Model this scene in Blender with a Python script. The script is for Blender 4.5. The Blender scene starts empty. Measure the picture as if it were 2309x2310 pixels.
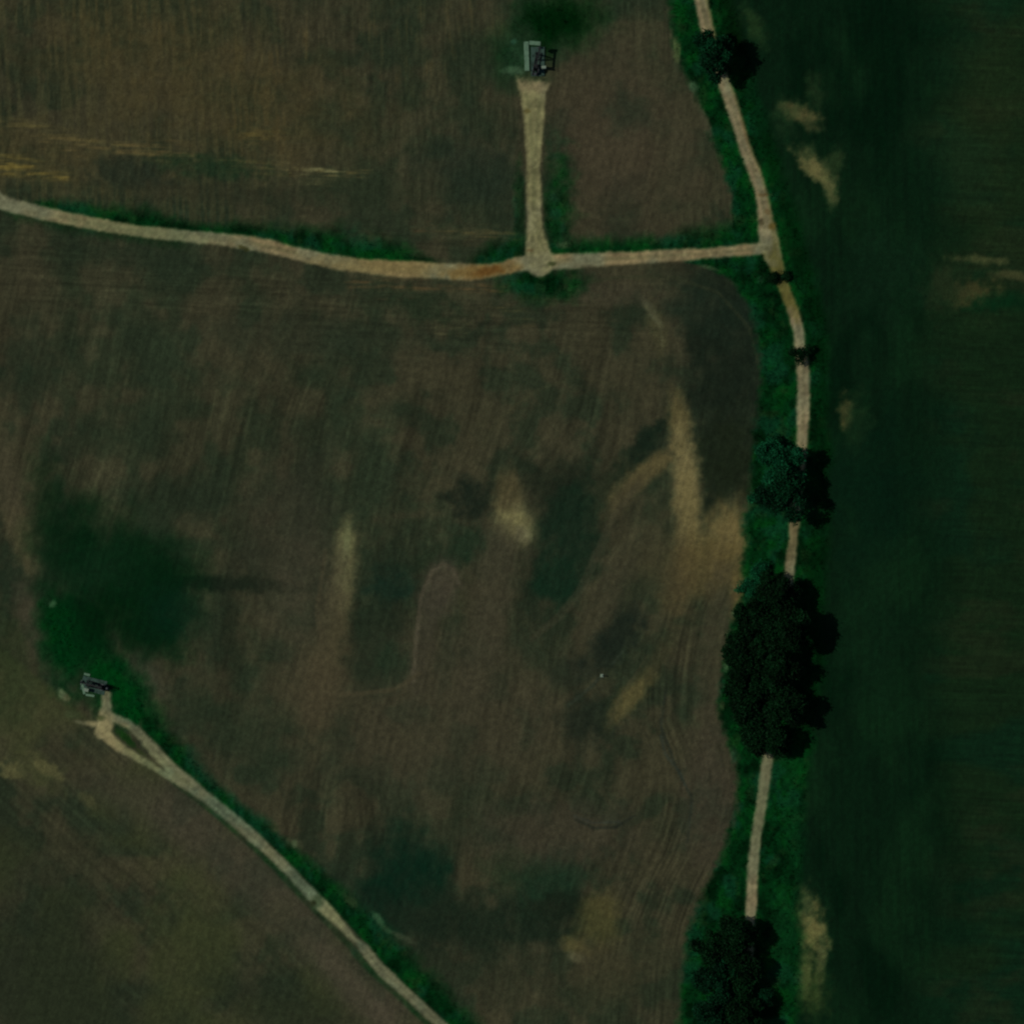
import bpy, bmesh, math, random
import numpy as np
from mathutils import Vector, Matrix

# ------------------------------------------------------------------ camera, light, exposure
SC = bpy.context.scene
S = 8.0                                   # photograph pixels per metre
CX, CY = 1154.5, 1155.0
CAM_H = 1500.0
cam = bpy.data.cameras.new("aerial_camera")
cam_o = bpy.data.objects.new("aerial_camera", cam)
SC.collection.objects.link(cam_o)
cam_o.location = (0, 0, CAM_H)
cam_o.rotation_euler = (0, 0, 0)
cam.sensor_fit = 'AUTO'
cam.angle = 2 * math.atan(144.375 / CAM_H)
cam.clip_start = 1.0
cam.clip_end = 30000.0
SC.camera = cam_o

SUN_EL, SUN_AZ = 43.0, 277.0              # sun in the west, a touch north
w = bpy.data.worlds.new("World")
SC.world = w
w.use_nodes = True
nt = w.node_tree
sky = nt.nodes.new('ShaderNodeTexSky')
sky.sky_type = 'NISHITA'
sky.sun_disc = False
sky.sun_elevation = math.radians(SUN_EL)
sky.sun_rotation = math.radians(SUN_AZ)
nt.links.new(sky.outputs[0], nt.nodes['Background'].inputs[0])
nt.nodes['Background'].inputs[1].default_value = 0.05
sl = bpy.data.lights.new("sun", 'SUN')
sl.energy = 3.0
sl.angle = math.radians(0.5)
sl.color = (1.0, 0.95, 0.86)
so = bpy.data.objects.new("sun", sl)
SC.collection.objects.link(so)
az = math.radians(SUN_AZ); el = math.radians(SUN_EL)
sunv = Vector((math.sin(az) * math.cos(el), math.cos(az) * math.cos(el), math.sin(el)))
so.rotation_euler = sunv.to_track_quat('Z', 'Y').to_euler()
so.location = sunv * 300
SC.view_settings.view_transform = 'Standard'
SC.view_settings.look = 'None'
SC.view_settings.gamma = 1
SC.view_settings.exposure = -1.35
SC.cycles.filter_width = 2.3

F = 0.30                                  # displayed linear value of a unit albedo, level ground in the sun
TINT = np.array([0.91, 1.02, 0.88])

def lin(c):
    c = np.asarray(c, dtype=float) / 255.0
    c = np.clip(c, 0, 1)
    return np.where(c <= 0.04045, c / 12.92, ((c + 0.055) / 1.055) ** 2.4)

def albedo(c):
    return np.clip(lin(c) / F * TINT, 0.0004, 0.85)

def at(px, py):
    return (px - CX) / S, (CY - py) / S

# ------------------------------------------------------------------ noise toolbox
def _hash(ix, iy, s):
    with np.errstate(over='ignore'):
        h = (ix.astype(np.int64) * 374761393 + iy.astype(np.int64) * 668265263 + s * 974711) & 0xFFFFFFFF
        h = ((h ^ (h >> 13)) * 1274126177) & 0xFFFFFFFF
        h = ((h ^ (h >> 16)) * 2246822519) & 0xFFFFFFFF
        h = h ^ (h >> 15)
    return (h & 0xFFFFFF) / float(0xFFFFFF)

def vn(x, y, s):
    ix = np.floor(x); iy = np.floor(y)
    fx = x - ix; fy = y - iy
    fx = fx * fx * (3 - 2 * fx); fy = fy * fy * (3 - 2 * fy)
    a = _hash(ix, iy, s); b = _hash(ix + 1, iy, s)
    c = _hash(ix, iy + 1, s); d = _hash(ix + 1, iy + 1, s)
    return (a + (b - a) * fx) * (1 - fy) + (c + (d - c) * fx) * fy

def fbm(x, y, s, o=4):
    t = 0.0; a = 0.5; n = 0.0
    for k in range(o):
        t = t + a * vn(x, y, s + 17 * k); n += a
        x = x * 2.03 + 11.3; y = y * 2.03 - 7.7; a *= 0.5
    return t / n

def sm(a, b, x):
    t = np.clip((x - a) / (b - a), 0, 1)
    return t * t * (3 - 2 * t)

def mix(c, col, m):
    return c + (np.asarray(col, dtype=float)[None, :] - c) * m[:, None]

def streak(U, V, d, lw, ll, s, o=3):
    n = math.hypot(*d); dx, dy = d[0] / n, d[1] / n
    return fbm((U * dx + V * dy) / ll, (-U * dy + V * dx) / lw, s, o)

def blob(U, V, cx, cy, rx, ry, ang=0.0, soft=0.45, rough=0.5, s=1, fs=None):
    a = math.radians(ang)
    dx = U - cx; dy = V - cy
    x = dx * math.cos(a) + dy * math.sin(a)
    y = -dx * math.sin(a) + dy * math.cos(a)
    fs = fs or max(14.0, 0.55 * min(rx, ry))
    d = np.sqrt((x / rx) ** 2 + (y / ry) ** 2) + rough * (fbm(U / fs, V / fs, 900 + s, 4) - 0.5) * 2
    return 1 - sm(1 - soft, 1 + soft, d)

def line_d(U, V, pts):
    """signed distance outside a line of varying half width: pts = (x, y, width)"""
    best = np.full(U.shape, 1e9)
    for (x0, y0, w0), (x1, y1, w1) in zip(pts[:-1], pts[1:]):
        ex, ey = x1 - x0, y1 - y0
        L = ex * ex + ey * ey
        t = np.clip(((U - x0) * ex + (V - y0) * ey) / L, 0, 1)
        d = np.hypot(U - x0 - t * ex, V - y0 - t * ey) - 0.5 * (w0 + (w1 - w0) * t)
        best = np.minimum(best, d)
    return best

def interp_x(V, pts):
    p = np.array(pts, dtype=float)
    return np.interp(V, p[:, 1], p[:, 0])

def smooth(pts, n=6):
    """Catmull-Rom through the points, every coordinate alike"""
    P = [np.array(p, dtype=float) for p in pts]
    out = []
    for i in range(len(P) - 1):
        p0 = P[max(i - 1, 0)]; p1 = P[i]; p2 = P[i + 1]; p3 = P[min(i + 2, len(P) - 1)]
        for k in range(n):
            t = k / n
            out.append(tuple(0.5 * ((2 * p1) + (-p0 + p2) * t + (2 * p0 - 5 * p1 + 4 * p2 - p3) * t * t + (-p0 + 3 * p1 - 3 * p2 + p3) * t ** 3)))
    out.append(tuple(P[-1]))
    return out

# ------------------------------------------------------------------ the lie of the land, in photograph pixels
LANE = smooth([(1300, -1200, 28), (1578, -10, 30), (1594, 75, 30), (1632, 184, 28), (1655, 251, 28), (1680, 335, 28),
        (1705, 398, 29), (1722, 469, 31), (1733, 545, 46), (1748, 592, 38), (1765, 640, 26), (1784, 691, 24),
        (1797, 733, 26), (1803, 775, 27), (1810, 834, 28), (1811, 918, 28), (1808, 993, 26), (1798, 1100, 24),
        (1790, 1190, 22), (1784, 1260, 22), (1764, 1400, 22), (1748, 1560, 22), (1732, 1703, 25), (1718, 1803, 25),
        (1705, 1887, 25), (1697, 1962, 24), (1693, 2055, 24), (1684, 2180, 22), (1672, 2320, 22), (1500, 4200, 22)], 3)
WEST = smooth([(-2500, -300, 32), (-300, 350, 32), (0, 454, 32), (41, 468, 30), (166, 495, 27), (290, 518, 27), (414, 532, 28), (497, 539, 30),
        (580, 551, 30), (663, 570, 32), (760, 592, 34), (853, 603, 36), (957, 609, 38), (1061, 614, 36), (1123, 608, 30),
        (1164, 597, 32), (1210, 592, 36), (1289, 588, 33), (1413, 582, 29), (1550, 574, 27), (1626, 569, 25), (1735, 558, 30)], 3)
SPUR = [(1208, 150, 70), (1205, 168, 84), (1203, 190, 70), (1202, 212, 58), (1204, 249, 50), (1204, 290, 42), (1204, 373, 33), (1204, 456, 32),
        (1206, 518, 37), (1211, 560, 52), (1216, 590, 66)]
DIAG = smooth([(240, 1566, 22), (240, 1601, 28), (238, 1634, 40), (232, 1650, 34)], 3)
DIAG_A = smooth([(232, 1648, 30), (265, 1682, 22), (331, 1721, 13), (373, 1746, 14), (406, 1762, 20)], 3)
DIAG_B = smooth([(244, 1618, 28), (270, 1624, 22), (303, 1644, 22), (340, 1682, 25), (373, 1718, 28), (410, 1756, 32), (456, 1792, 28), (518, 1841, 26),
        (580, 1895, 25), (642, 1953, 25), (700, 2014, 24), (737, 2053, 27), (772, 2088, 20), (800, 2118, 15), (820, 2138, 20), (854, 2181, 23), (916, 2239, 23),
        (985, 2303, 23), (1500, 2790, 23), (3000, 4200, 23)], 3)
DIAG_C = [(170, 1627, 4), (190, 1631, 9), (236, 1636, 16)]

# brown field | verge of the lane, west side, then the east side of the verge
VW = [(1430, -600), (1505, -60), (1512, 40), (1524, 105), (1554, 188), (1600, 293), (1634, 377), (1648, 450), (1650, 500), (1640, 545), (1560, 572), (1545, 590),
      (1584, 600), (1647, 630), (1688, 691), (1709, 754), (1722, 800), (1718, 860), (1707, 918), (1693, 1043), (1688, 1148), (1681, 1253),
      (1676, 1337), (1659, 1378), (1640, 1454), (1628, 1546), (1628, 1627), (1657, 1690), (1668, 1761), (1659, 1845),
      (1626, 1929), (1584, 2013), (1556, 2088), (1540, 2180), (1534, 2306), (1400, 3600)]
VE = [(1560, -600), (1640, -20), (1690, 150), (1735, 300), (1780, 450), (1825, 600), (1856, 720), (1866, 860), (1866, 1000), (1862, 1250),
      (1852, 1400), (1850, 1560), (1826, 1700), (1806, 1850), (1796, 2000), (1806, 2100), (1790, 2310), (1600, 3600)]

def lay(U, V):
    """masks of everything that lies on the ground"""
    M = {}
    wob = (fbm(U / 9, V / 9, 5, 3) - 0.5)
    wob2 = (fbm(U / 40, V / 40, 6, 4) - 0.5)
    wob3 = (fbm(U / 55, V / 55, 8, 2) - 0.5)
    dl = line_d(U, V, LANE); dw = line_d(U, V, WEST); ds = line_d(U, V, SPUR)
    dd = np.minimum(np.minimum(line_d(U, V, DIAG), line_d(U, V, DIAG_A)), np.minimum(line_d(U, V, DIAG_B), line_d(U, V, DIAG_C)))
    M['dl'], M['dw'], M['ds'], M['dd'] = dl, dw, ds, dd
    for k, d in (('lane', dl), ('west', dw), ('spur', ds), ('diag', dd)):
        M[k] = 1 - sm(-5.0, 4.5, d + wob * 4.5 + wob3 * 5)
    M['spur'] = M['spur'] * sm(166, 196, V + wob * 34 + wob3 * 20 - (U - 1204) * .12)
    xw = interp_x(V, VW); xe = interp_x(V, VE)
    M['xw'], M['xe'] = xw, xe
    e = U + wob2 * 26 + wob * 8
    inside = sm(-14, 11, e - xw + wob * 10) * (1 - sm(-14, 22, e - xe))
    M['vlane'] = inside
    M['east'] = sm(-14, 22, e - xe)
    M['eastc'] = sm(-70, -30, e - xe)
    # strips beside the field tracks
    def strip(x0, x1, side, wid, s):
        p = np.array(WEST); yc = np.interp(U, p[:, 0], p[:, 1])
        d = (V - yc) * side
        wv = np.interp(U, [a for a, b in wid], [b for a, b in wid]) * (0.75 + 0.5 * fbm(U / 38, V / 60, s, 3))
        return sm(0, 12, d) * (1 - sm(wv * 0.45, wv * 1.3 + 6, d + wob * 14)) * sm(x0 - 20, x0 + 25, U) * (1 - sm(x1 - 30, x1 + 25, U))
    n1 = strip(60, 990, -1, [(60, 14), (180, 44), (240, 46), (330, 54), (420, 36), (480, 30), (540, 44), (700, 66), (800, 78), (870, 72), (935, 40), (990, 20)], 71)
    n2 = strip(1060, 1190, -1, [(1060, 30), (1120, 66), (1190, 76)], 72)
    n3 = strip(1225, 1700, -1, [(1225, 55), (1300, 48), (1420, 40), (1540, 52), (1700, 80)], 73)
    s1 = blob(U, V, 1228, 640, 82, 38, 2, 0.7, 0.5, 11)
    s2 = strip(-100, 420, 1, [(0, 22), (150, 30), (420, 26)], 74) * 0.5
    e1 = .85 * blob(U, V, 1256, 480, 34, 110, 2, 0.95, 0.7, 12) * sm(0, 8, ds)
    e2 = blob(U, V, 1172, 480, 14, 100, 0, 0.5, 0.5, 13) * 0.55 * sm(0, 8, ds)
    # diagonal track's grass, on its upper right
    p = np.array([q for q in DIAG_B if q[1] > 1640])
    xc = np.interp(V, p[:, 1], p[:, 0])
    dn = (U - xc) * 0.72
    wv = np.interp(V, [1640, 1700, 1800, 1900, 1980, 2060, 2140, 2310], [50, 50, 44, 46, 54, 62, 66, 58]) * (0.8 + 0.4 * fbm(U / 40, V / 40, 75, 3))
    dg = sm(8, 16, dn) * (1 - sm(wv * 0.6, wv * 1.35 + 5, dn + wob * 12)) * sm(1560, 1640, V)
    dg2 = (1 - sm(-4, 4, np.abs(dn + 19) - 7)) * sm(1740, 1800, V) * 0.5 * (0.4 + 0.9 * fbm(U / 30, V / 30, 76, 2))
    # grass round the two pump plots
    g1 = blob(U, V, 1258, 46, 92, 64, -10, 0.75, 0.45, 14)
    g1b = blob(U, V, 1168, 120, 54, 62, 0, 0.9, 0.4, 15) * 0.6
    g2 = np.maximum(blob(U, V, 250, 1545, 62, 92, -38, 0.6, 0.45, 16), blob(U, V, 140, 1450, 42, 104, -12, 0.7, 0.45, 17))
    g2 = np.maximum(g2, blob(U, V, 292, 1600, 48, 34, 48, 0.4, 0.4, 18))
    M['vtrack'] = np.clip(np.maximum.reduce([n1, n2, n3, s1, e1, e2, s2, dg, dg2]), 0, 1)
    M['vplot'] = np.maximum.reduce([g1, g1b, g2])
    M['g1'], M['g2'] = g1, g2
    M['wob'], M['wob2'] = wob, wob2
    return M

def paint(U, V, M=None):
    """the colour each spot of ground has, as it shows in level sunlight (0..255)"""
    M = M or lay(U, V)
    n = U.shape[0]
    big = fbm(U / 260, V / 260, 31, 4); mid = fbm(U / 70, V / 70, 32, 4); fine = fbm(U / 8, V / 8, 33, 3); pix = vn(U / 4.2, V / 4.2, 34)
    # ---- the ploughed and stubble field west of the lane
    c = np.tile(np.array([51.0, 48.0, 36.0]), (n, 1))
    c = mix(c, (40, 44, 32), sm(0.42, 0.62, big))
    c = mix(c, (57, 52, 39), sm(0.48, 0.7, mid) * 0.7)
    c = mix(c, (34, 41, 30), sm(0.50, 0.68, 1 - mid) * 0.75)
    north = 1 - sm(-6, 6, M['dw'] + 0 * U)          # only used as a helper
    yw = np.interp(U, np.array(WEST)[:, 0], np.array(WEST)[:, 1])
    above = 1 - sm(-20, 20, V - yw)
    yd = np.interp(U, [-900, 232, 456, 642, 854, 985, 3000], [760, 1640, 1792, 1953, 2181, 2303, 4200])
    below = sm(-10, 14, V - yd) * (1 - sm(1500, 1600, U))
    st_v = streak(U, V, (0.06, 1), 7, 120, 41); st_v2 = streak(U, V, (0.02, 1), 3.5, 46, 42, 2)
    flow = 60 * (fbm(U / 420, V / 420, 39, 2) - .5)
    for (fx, fy, fs, fa) in [(1180, 1190, 120, 80), (1380, 1480, 110, 70), (860, 1430, 110, -60), (1545, 1120, 120, -90), (330, 1330, 170, 110), (900, 2020, 170, -110), (1250, 2030, 150, 90), (1380, 330, 150, 150), (560, 900, 240, 70)]:
        flow = flow + fa * np.exp(-((U - fx) ** 2 + (V - fy) ** 2) / (2 * fs * fs))
    phi = U + 0.22 * V + flow
    st_c = .5 * fbm(V / 150, phi / 15, 43, 3) + .5 * fbm(V / 260, phi / 34, 430, 2); st_c2 = fbm(V / 70, phi / 5, 44, 2)
    ring = np.hypot(U - 1385, (V - 330) * .8) + 14 * (fbm(U / 90, V / 90, 38, 2) - .5)
    st_r = fbm(ring / 11, U / 200, 37, 3)
    st_d = streak(U, V, (1, 0.98), 10, 220, 45); st_d2 = streak(U, V, (1, 0.95), 4, 90, 46, 2)
    st_h = streak(U, V, (1, 0.06), 7, 150, 47); st_h2 = streak(U, V, (1, 0.04), 3.5, 60, 48, 2)
    # tractor passes that follow the edge of the field beside the lane
    de = M['xw'] - U + 6 * (fbm(U / 60, V / 60, 49, 2) - .5)
    near = (1 - sm(120, 330, de)) * (1 - above) * sm(700, 860, V)
    st_e = fbm(de / 6, V / 170, 50, 3)
    bandw = sm(20, 60, V - yw) * (1 - sm(120, 300, V - yw)) * (1 - above) * (U < 1560)
    band_n = above * sm(-150, -60, V - yw) * (1 - sm(1150, 1240, U))
    s1 = st_c * 0.7 + st_c2 * 0.3
    s1 = s1 + (st_v * 0.6 + st_v2 * 0.4 - s1) * above
    s1 = s1 + (st_d * 0.6 + st_d2 * 0.4 - s1) * below
    s1 = s1 + (st_h * 0.6 + st_h2 * 0.4 - s1) * np.clip(bandw * .7 + band_n * 0.8, 0, 1)
    s1 = s1 + (st_e - s1) * near * (1 - below) * 0.85
    wr = blob(U, V, 1400, 350, 180, 200, 0, .5, .3, 36) * above
    s1 = s1 + (st_r - s1) * wr * .8
    patchy = .25 + .5 * fbm(U / 110, V / 110, 35, 3)
    c = c * (1 + (s1 - 0.5) * (0.38 + .75 * patchy) * (1 - .35 * below) * (1 - .3 * above))[:, None]
    # lower-left field: olive
    c = mix(c, (50, 52, 33), below * 0.9 * sm(0.35, 0.6, fbm(U / 150, V / 150, 51, 3)))
    c = mix(c, (32, 37, 27), below * 0.75 * np.clip(blob(U, V, 130, 2290, 330, 150, 40, .6, .4, 52) + blob(U, V, 60, 1950, 90, 220, -40, .7, .4, 53) * .6 + blob(U, V, 640, 2270, 170, 60, 20, .6, .4, 54) * .8, 0, 1))
    c = mix(c, (60, 54, 45), below * 0.65 * (1 - sm(10, 95, np.abs((V - yd) * 0.7 - 62))) * sm(1700, 1800, V))
    c = mix(c, (60, 61, 38), below * 0.55 * np.clip(blob(U, V, 40, 1560, 110, 120, 40, .6, .5, 55) + blob(U, V, 90, 1740, 60, 30, 30, .6, .7, 56) + .6 * blob(U, V, 430, 2010, 120, 60, 42, .7, .6, 57), 0, 1))
    c = mix(c, (84, 78, 52), below * np.clip(blob(U, V, 105, 1730, 38, 13, 35, .5, .9, 58) + blob(U, V, 20, 1735, 30, 16, 35, .5, .9, 59) + .6 * blob(U, V, 200, 1805, 24, 10, 40, .5, .8, 60), 0, 1) * .75)
    # north-west field: ochre straw in rows
    oc = above * sm(0.5, 0.76, st_v * .4 + st_v2 * .3 + .3 * fbm(U / 22, V / 30, 65, 3)) * np.clip(
        blob(U, V, 270, 100, 150, 120, 0, .6, .6, 61) + blob(U, V, 590, 200, 110, 170, 8, .6, .6, 62) + .5 * blob(U, V, 980, 60, 160, 120, 0, .7, .6, 63), 0, 1)
    c = mix(c, (80, 62, 36), oc * 0.6)
    c = mix(c, (62, 52, 42), above * 0.6 * blob(U, V, 1380, 330, 150, 180, 0, .7, .5, 64))
    c = mix(c, (60, 56, 38), above * 0.5 * (1 - sm(-60, 140, U - 560)) * sm(0.45, 0.6, st_v))
    c = mix(c, (66, 56, 37), above * .55 * np.clip(blob(U, V, 330, 120, 260, 130, 5, .8, .6, 66) + blob(U, V, 580, 250, 200, 110, 10, .8, .6, 67) + blob(U, V, 60, 350, 240, 60, 10, .8, .6, 68), 0, 1) * (.5 + fbm(U / 30, V / 14, 69, 3)))
    # pale windrows drifting towards the track
    for i, (pts, col, k) in enumerate([
            ([(-60, 250, 10), (60, 280, 10), (150, 305, 14), (260, 332, 12), (380, 352, 8), (540, 372, 6), (700, 387, 6), (830, 388, 4)], (82, 72, 46), .8),
            ([(-60, 350, 26), (30, 370, 34), (90, 390, 30), (150, 402, 14)], (98, 82, 44), .8),
            ([(100, 320, 16), (200, 335, 20), (330, 330, 20), (420, 345, 8)], (84, 70, 46), .6),
            ([(520, 300, 10), (580, 310, 22), (640, 312, 8)], (84, 70, 40), .6),
            ([(690, 383, 3), (760, 385, 3)], (110, 102, 72), .9),
            ([(670, 412, 2), (750, 413, 3)], (92, 84, 58), .7),
            ([(560, 330, 8), (620, 360, 5), (680, 380, 4)], (74, 66, 46), .6),
            ([(1000, 520, 16), (1080, 530, 26), (1160, 528, 16)], (74, 66, 44), .7),
            ([(940, 520, 10), (980, 505, 14)], (78, 60, 42), .5),
            ([(990, 738, 3), (1050, 739, 3)], (84, 80, 56), .8),
            ([(1100, 690, 6), (1150, 705, 8), (1200, 725, 5)], (70, 64, 42), .6),
            ([(800, 640, 16), (900, 650, 20), (1060, 652, 14), (1130, 650, 6)], (78, 62, 42), .7)]):
        d = line_d(U, V, pts) + (st_h - .5) * 40 + wobble(U, V, i)
        c = mix(c, col, np.clip((1 - sm(-10, 18, d)) * k * (.1 + 1.15 * sm(.38, .72, .55 * st_h2 + .45 * fbm(U / 24, V / 7, 75 + i, 3))), 0, 1))
    # cool damp ground
    for i, (cx, cy, rx, ry, an, col, k) in enumerate([
            (1255, 1110, 105, 62, 20, (24, 30, 22), .85), (1285, 1200, 62, 110, 12, (20, 34, 24), .9), (1255, 1310, 50, 58, 0, (17, 35, 24), .9),
            (1062, 1125, 52, 38, 8, (25, 31, 24), .9), (1448, 1010, 22, 74, 42, (20, 30, 22), .9), (1385, 1100, 40, 70, 35, (34, 40, 28), .6),
            (1384, 1440, 36, 80, 42, (25, 31, 25), .95), (1300, 1508, 52, 36, 0, (30, 35, 28), .6), (1320, 1622, 46, 56, 20, (24, 31, 24), .85),
            (1420, 1560, 24, 70, 42, (32, 40, 28), .5),
            (850, 1420, 60, 110, 6, (28, 36, 26), .8), (880, 1320, 44, 34, 0, (20, 36, 28), .8), (885, 1500, 40, 44, 0, (22, 38, 26), .8),
            (1050, 1240, 44, 32, -30, (24, 40, 28), .7), (980, 1260, 60, 26, -20, (30, 40, 28), .6), (1010, 1470, 22, 80, 10, (36, 42, 32), .5),
            (1640, 850, 82, 200, -6, (21, 28, 21), .92), (1648, 1040, 62, 96, 0, (24, 30, 20), .95), (1600, 1130, 16, 30, 0, (24, 30, 22), .9), (1600, 700, 100, 50, 20, (24, 34, 26), .6), (1430, 705, 44, 36, 10, (26, 36, 26), .7),
            (900, 1970, 92, 96, 12, (10, 32, 22), .92), (850, 2050, 60, 50, 40, (8, 30, 20), .8), (1050, 2080, 220, 62, 2, (24, 33, 24), .9), (1240, 1985, 78, 60, -20, (22, 40, 28), .8), (1150, 1960, 60, 50, 0, (30, 42, 28), .6),
            (1265, 2050, 60, 34, 0, (20, 28, 20), .8), (1020, 2190, 260, 50, 4, (34, 38, 28), .5), (1440, 2200, 120, 90, 0, (38, 42, 30), .4),
            (520, 1318, 160, 17, 2, (26, 32, 23), 1), (470, 1316, 90, 10, 2, (22, 29, 21), .8), (470, 1120, 40, 60, 20, (34, 40, 30), .4),
            (330, 580, 160, 30, 6, (30, 38, 28), .5), (960, 690, 70, 34, 10, (26, 38, 26), .6), (60, 830, 50, 90, 0, (30, 38, 28), .6), (700, 760, 220, 40, 2, (38, 42, 32), .5),
            (1050, 380, 90, 70, 0, (30, 38, 30), .6), (290, 390, 80, 34, 8, (32, 38, 30), .7), (480, 375, 100, 22, 4, (24, 40, 26), .7), (520, 440, 200, 24, 4, (40, 40, 30), .5), (800, 430, 160, 36, 0, (36, 42, 30), .5),
            (1420, 250, 44, 44, 0, (34, 42, 32), .5), (590, 1690, 80, 90, 30, (36, 44, 32), .5), (500, 1640, 120, 60, 40, (34, 42, 30), .5),
            (20, 1290, 30, 90, 0, (26, 36, 26), .6), (30, 1500, 60, 120, 10, (36, 46, 28), .5)]):
        c = mix(c, col, blob(U, V, cx, cy, rx * 1.05, ry * 1.05, an, .58, .7, 100 + i) * k * (.82 + .36 * fbm(U / 16, V / 22, 99, 3)))
    # dry pale rises
    for i, (cx, cy, rx, ry, an, col, k) in enumerate([
            (1160, 1170, 34, 50, -24, (88, 82, 58), .8), (1162, 1174, 24, 40, -28, (124, 114, 78), 1), (1178, 1205, 14, 16, 0, (120, 112, 84), .8), (1145, 1110, 26, 44, 0, (72, 63, 44), .8),
            (1120, 1300, 44, 130, 14, (60, 53, 42), .7), (1080, 1480, 40, 120, 12, (58, 53, 42), .6),
            (774, 1290, 26, 96, 6, (70, 66, 47), .8), (777, 1262, 17, 70, 5, (102, 98, 68), 1), (768, 1345, 20, 38, 8, (98, 92, 66), 1), (780, 1240, 6, 44, 6, (104, 104, 74), .6), (742, 1460, 32, 190, 8, (66, 58, 43), .85), (690, 1330, 60, 130, 14, (56, 52, 42), .5),
            (990, 1330, 34, 52, 14, (62, 54, 46), .7), (960, 1440, 20, 130, 10, (56, 51, 42), .7),
            (1531, 950, 20, 60, -6, (80, 70, 46), .85), (1546, 1080, 25, 105, -4, (104, 91, 63), .97), (1548, 1200, 24, 110, -1, (98, 85, 57), .95), (1528, 1310, 30, 70, 10, (70, 58, 40), .7),
            (1455, 1066, 18, 80, 52, (84, 72, 48), .85), (1410, 1120, 16, 60, 42, (66, 58, 42), .7), (1380, 1330, 26, 120, 32, (56, 52, 40), .6),
            (1645, 1205, 46, 66, 0, (98, 83, 54), .95), (1605, 1275, 66, 56, 20, (86, 72, 44), .75), (1545, 1290, 70, 80, 10, (70, 60, 41), .5), (1664, 1345, 16, 52, 4, (88, 74, 46), .9), (1480, 1250, 40, 90, 10, (56, 52, 38), .5),
            (1425, 1570, 18, 66, 40, (82, 72, 46), .8), (1490, 1480, 14, 60, 30, (60, 54, 38), .5), (1620, 1450, 34, 160, 4, (60, 54, 42), .6), (1600, 1800, 50, 160, 0, (60, 52, 44), .5),
            (1350, 2078, 38, 56, 6, (72, 65, 39), .7), (1300, 2135, 30, 18, 20, (84, 74, 46), .7), (1300, 2160, 14, 10, 20, (108, 100, 76), .6), (1360, 2190, 70, 60, 0, (58, 52, 38), .6),
            (1480, 735, 16, 60, -14, (62, 58, 40), .6), (1466, 700, 6, 36, -36, (74, 72, 56), .7), (1310, 650, 150, 30, 6, (56, 50, 40), .6),
            (48, 1210, 24, 80, -18, (74, 65, 48), .85), (20, 1090, 20, 80, -8, (60, 54, 42), .7), (75, 1410, 24, 90, -20, (60, 54, 44), .7),
            (330, 1520, 26, 50, -34, (56, 54, 44), .7), (1000, 1620, 260, 160, 0, (58, 52, 41), .5), (640, 1180, 90, 150, 20, (54, 49, 40), .5), (1250, 1880, 160, 60, 0, (56, 50, 41), .6), (720, 1560, 60, 70, 0, (64, 55, 42), .6),
            (670, 1905, 10, 9, 40, (74, 76, 56), .4), (760, 2180, 70, 24, 44, (66, 59, 48), .8), (850, 2280, 80, 22, 44, (66, 58, 48), .8), (800, 2250, 40, 20, 40, (60, 55, 44), .6)]):
        c = mix(c, col, blob(U, V, cx, cy, rx * 1.08 + 2, ry * 1.08, an, .62, .42, 200 + i) * np.clip(k * (0.85 + 0.4 * s1), 0, 1))
    # marks of turning tractors
    for (pts, col, k) in [
            ([(1357, 1525, 4), (1330, 1552, 5), (1300, 1576, 6), (1282, 1590, 4)], (42, 46, 38), .8),
            ([(1405, 1468, 3), (1380, 1498, 3)], (44, 50, 42), .7),
            ([(1490, 1660, 3), (1500, 1700, 4), (1530, 1740, 4), (1545, 1770, 3)], (44, 54, 54), .5),
            ([(932, 1537, 8), (940, 1430, 8), (949, 1350, 8), (972, 1292, 8), (998, 1272, 8), (1022, 1284, 8), (1034, 1316, 6)], (72, 64, 53), .75),
            ([(700, 1562, 8), (800, 1566, 10), (890, 1556, 10), (945, 1520, 8)], (66, 58, 44), .65),
            ([(1200, 1440, 12), (1262, 1390, 18), (1310, 1330, 20), (1346, 1250, 16), (1380, 1170, 14), (1440, 1090, 10)], (64, 58, 45), .4),
            ([(1290, 1440, 5), (1350, 1370, 6), (1400, 1280, 5), (1440, 1190, 4)], (62, 56, 42), .4),
            ([(1460, 1480, 4), (1400, 1570, 5), (1370, 1640, 4)], (66, 60, 44), .4),
            ([(735, 1240, 8), (715, 1380, 10), (735, 1500, 10), (755, 1580, 6)], (66, 58, 44), .45),
            ([(1090, 1000, 6), (1130, 940, 6), (1210, 880, 6), (1300, 850, 5), (1400, 870, 4)], (58, 56, 40), .35),
            ([(1300, 640, 6), (1400, 625, 6), (1520, 625, 6), (1620, 660, 6), (1690, 740, 5), (1712, 830, 4)], (46, 48, 34), .5),
            ([(1300, 1850, 3), (1340, 1868, 4), (1390, 1866, 4), (1430, 1840, 3)], (30, 33, 28), .8),
            ([(1295, 1840, 3), (1335, 1856, 3), (1395, 1854, 3)], (46, 50, 48), .5),
            ([(1500, 1560, 3), (1490, 1640, 5), (1520, 1720, 5), (1560, 1800, 5), (1550, 1900, 3)], (34, 38, 33), .7),
            ([(1455, 690, 3), (1478, 712, 5), (1490, 745, 6), (1494, 780, 4)], (72, 68, 50), .7)]:
        c = mix(c, col, (1 - sm(-3, 4, line_d(U, V, pts) + M['wob'] * 5)) * k)
    # ---- east: the young crop, darker, then the older strip beyond
    e = np.tile(np.array([7.0, 26.0, 13.5]), (n, 1))
    e = mix(e, (11, 33, 17), sm(0.45, 0.7, fbm(U / 120, V / 160, 301, 4)) * .8)
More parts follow.
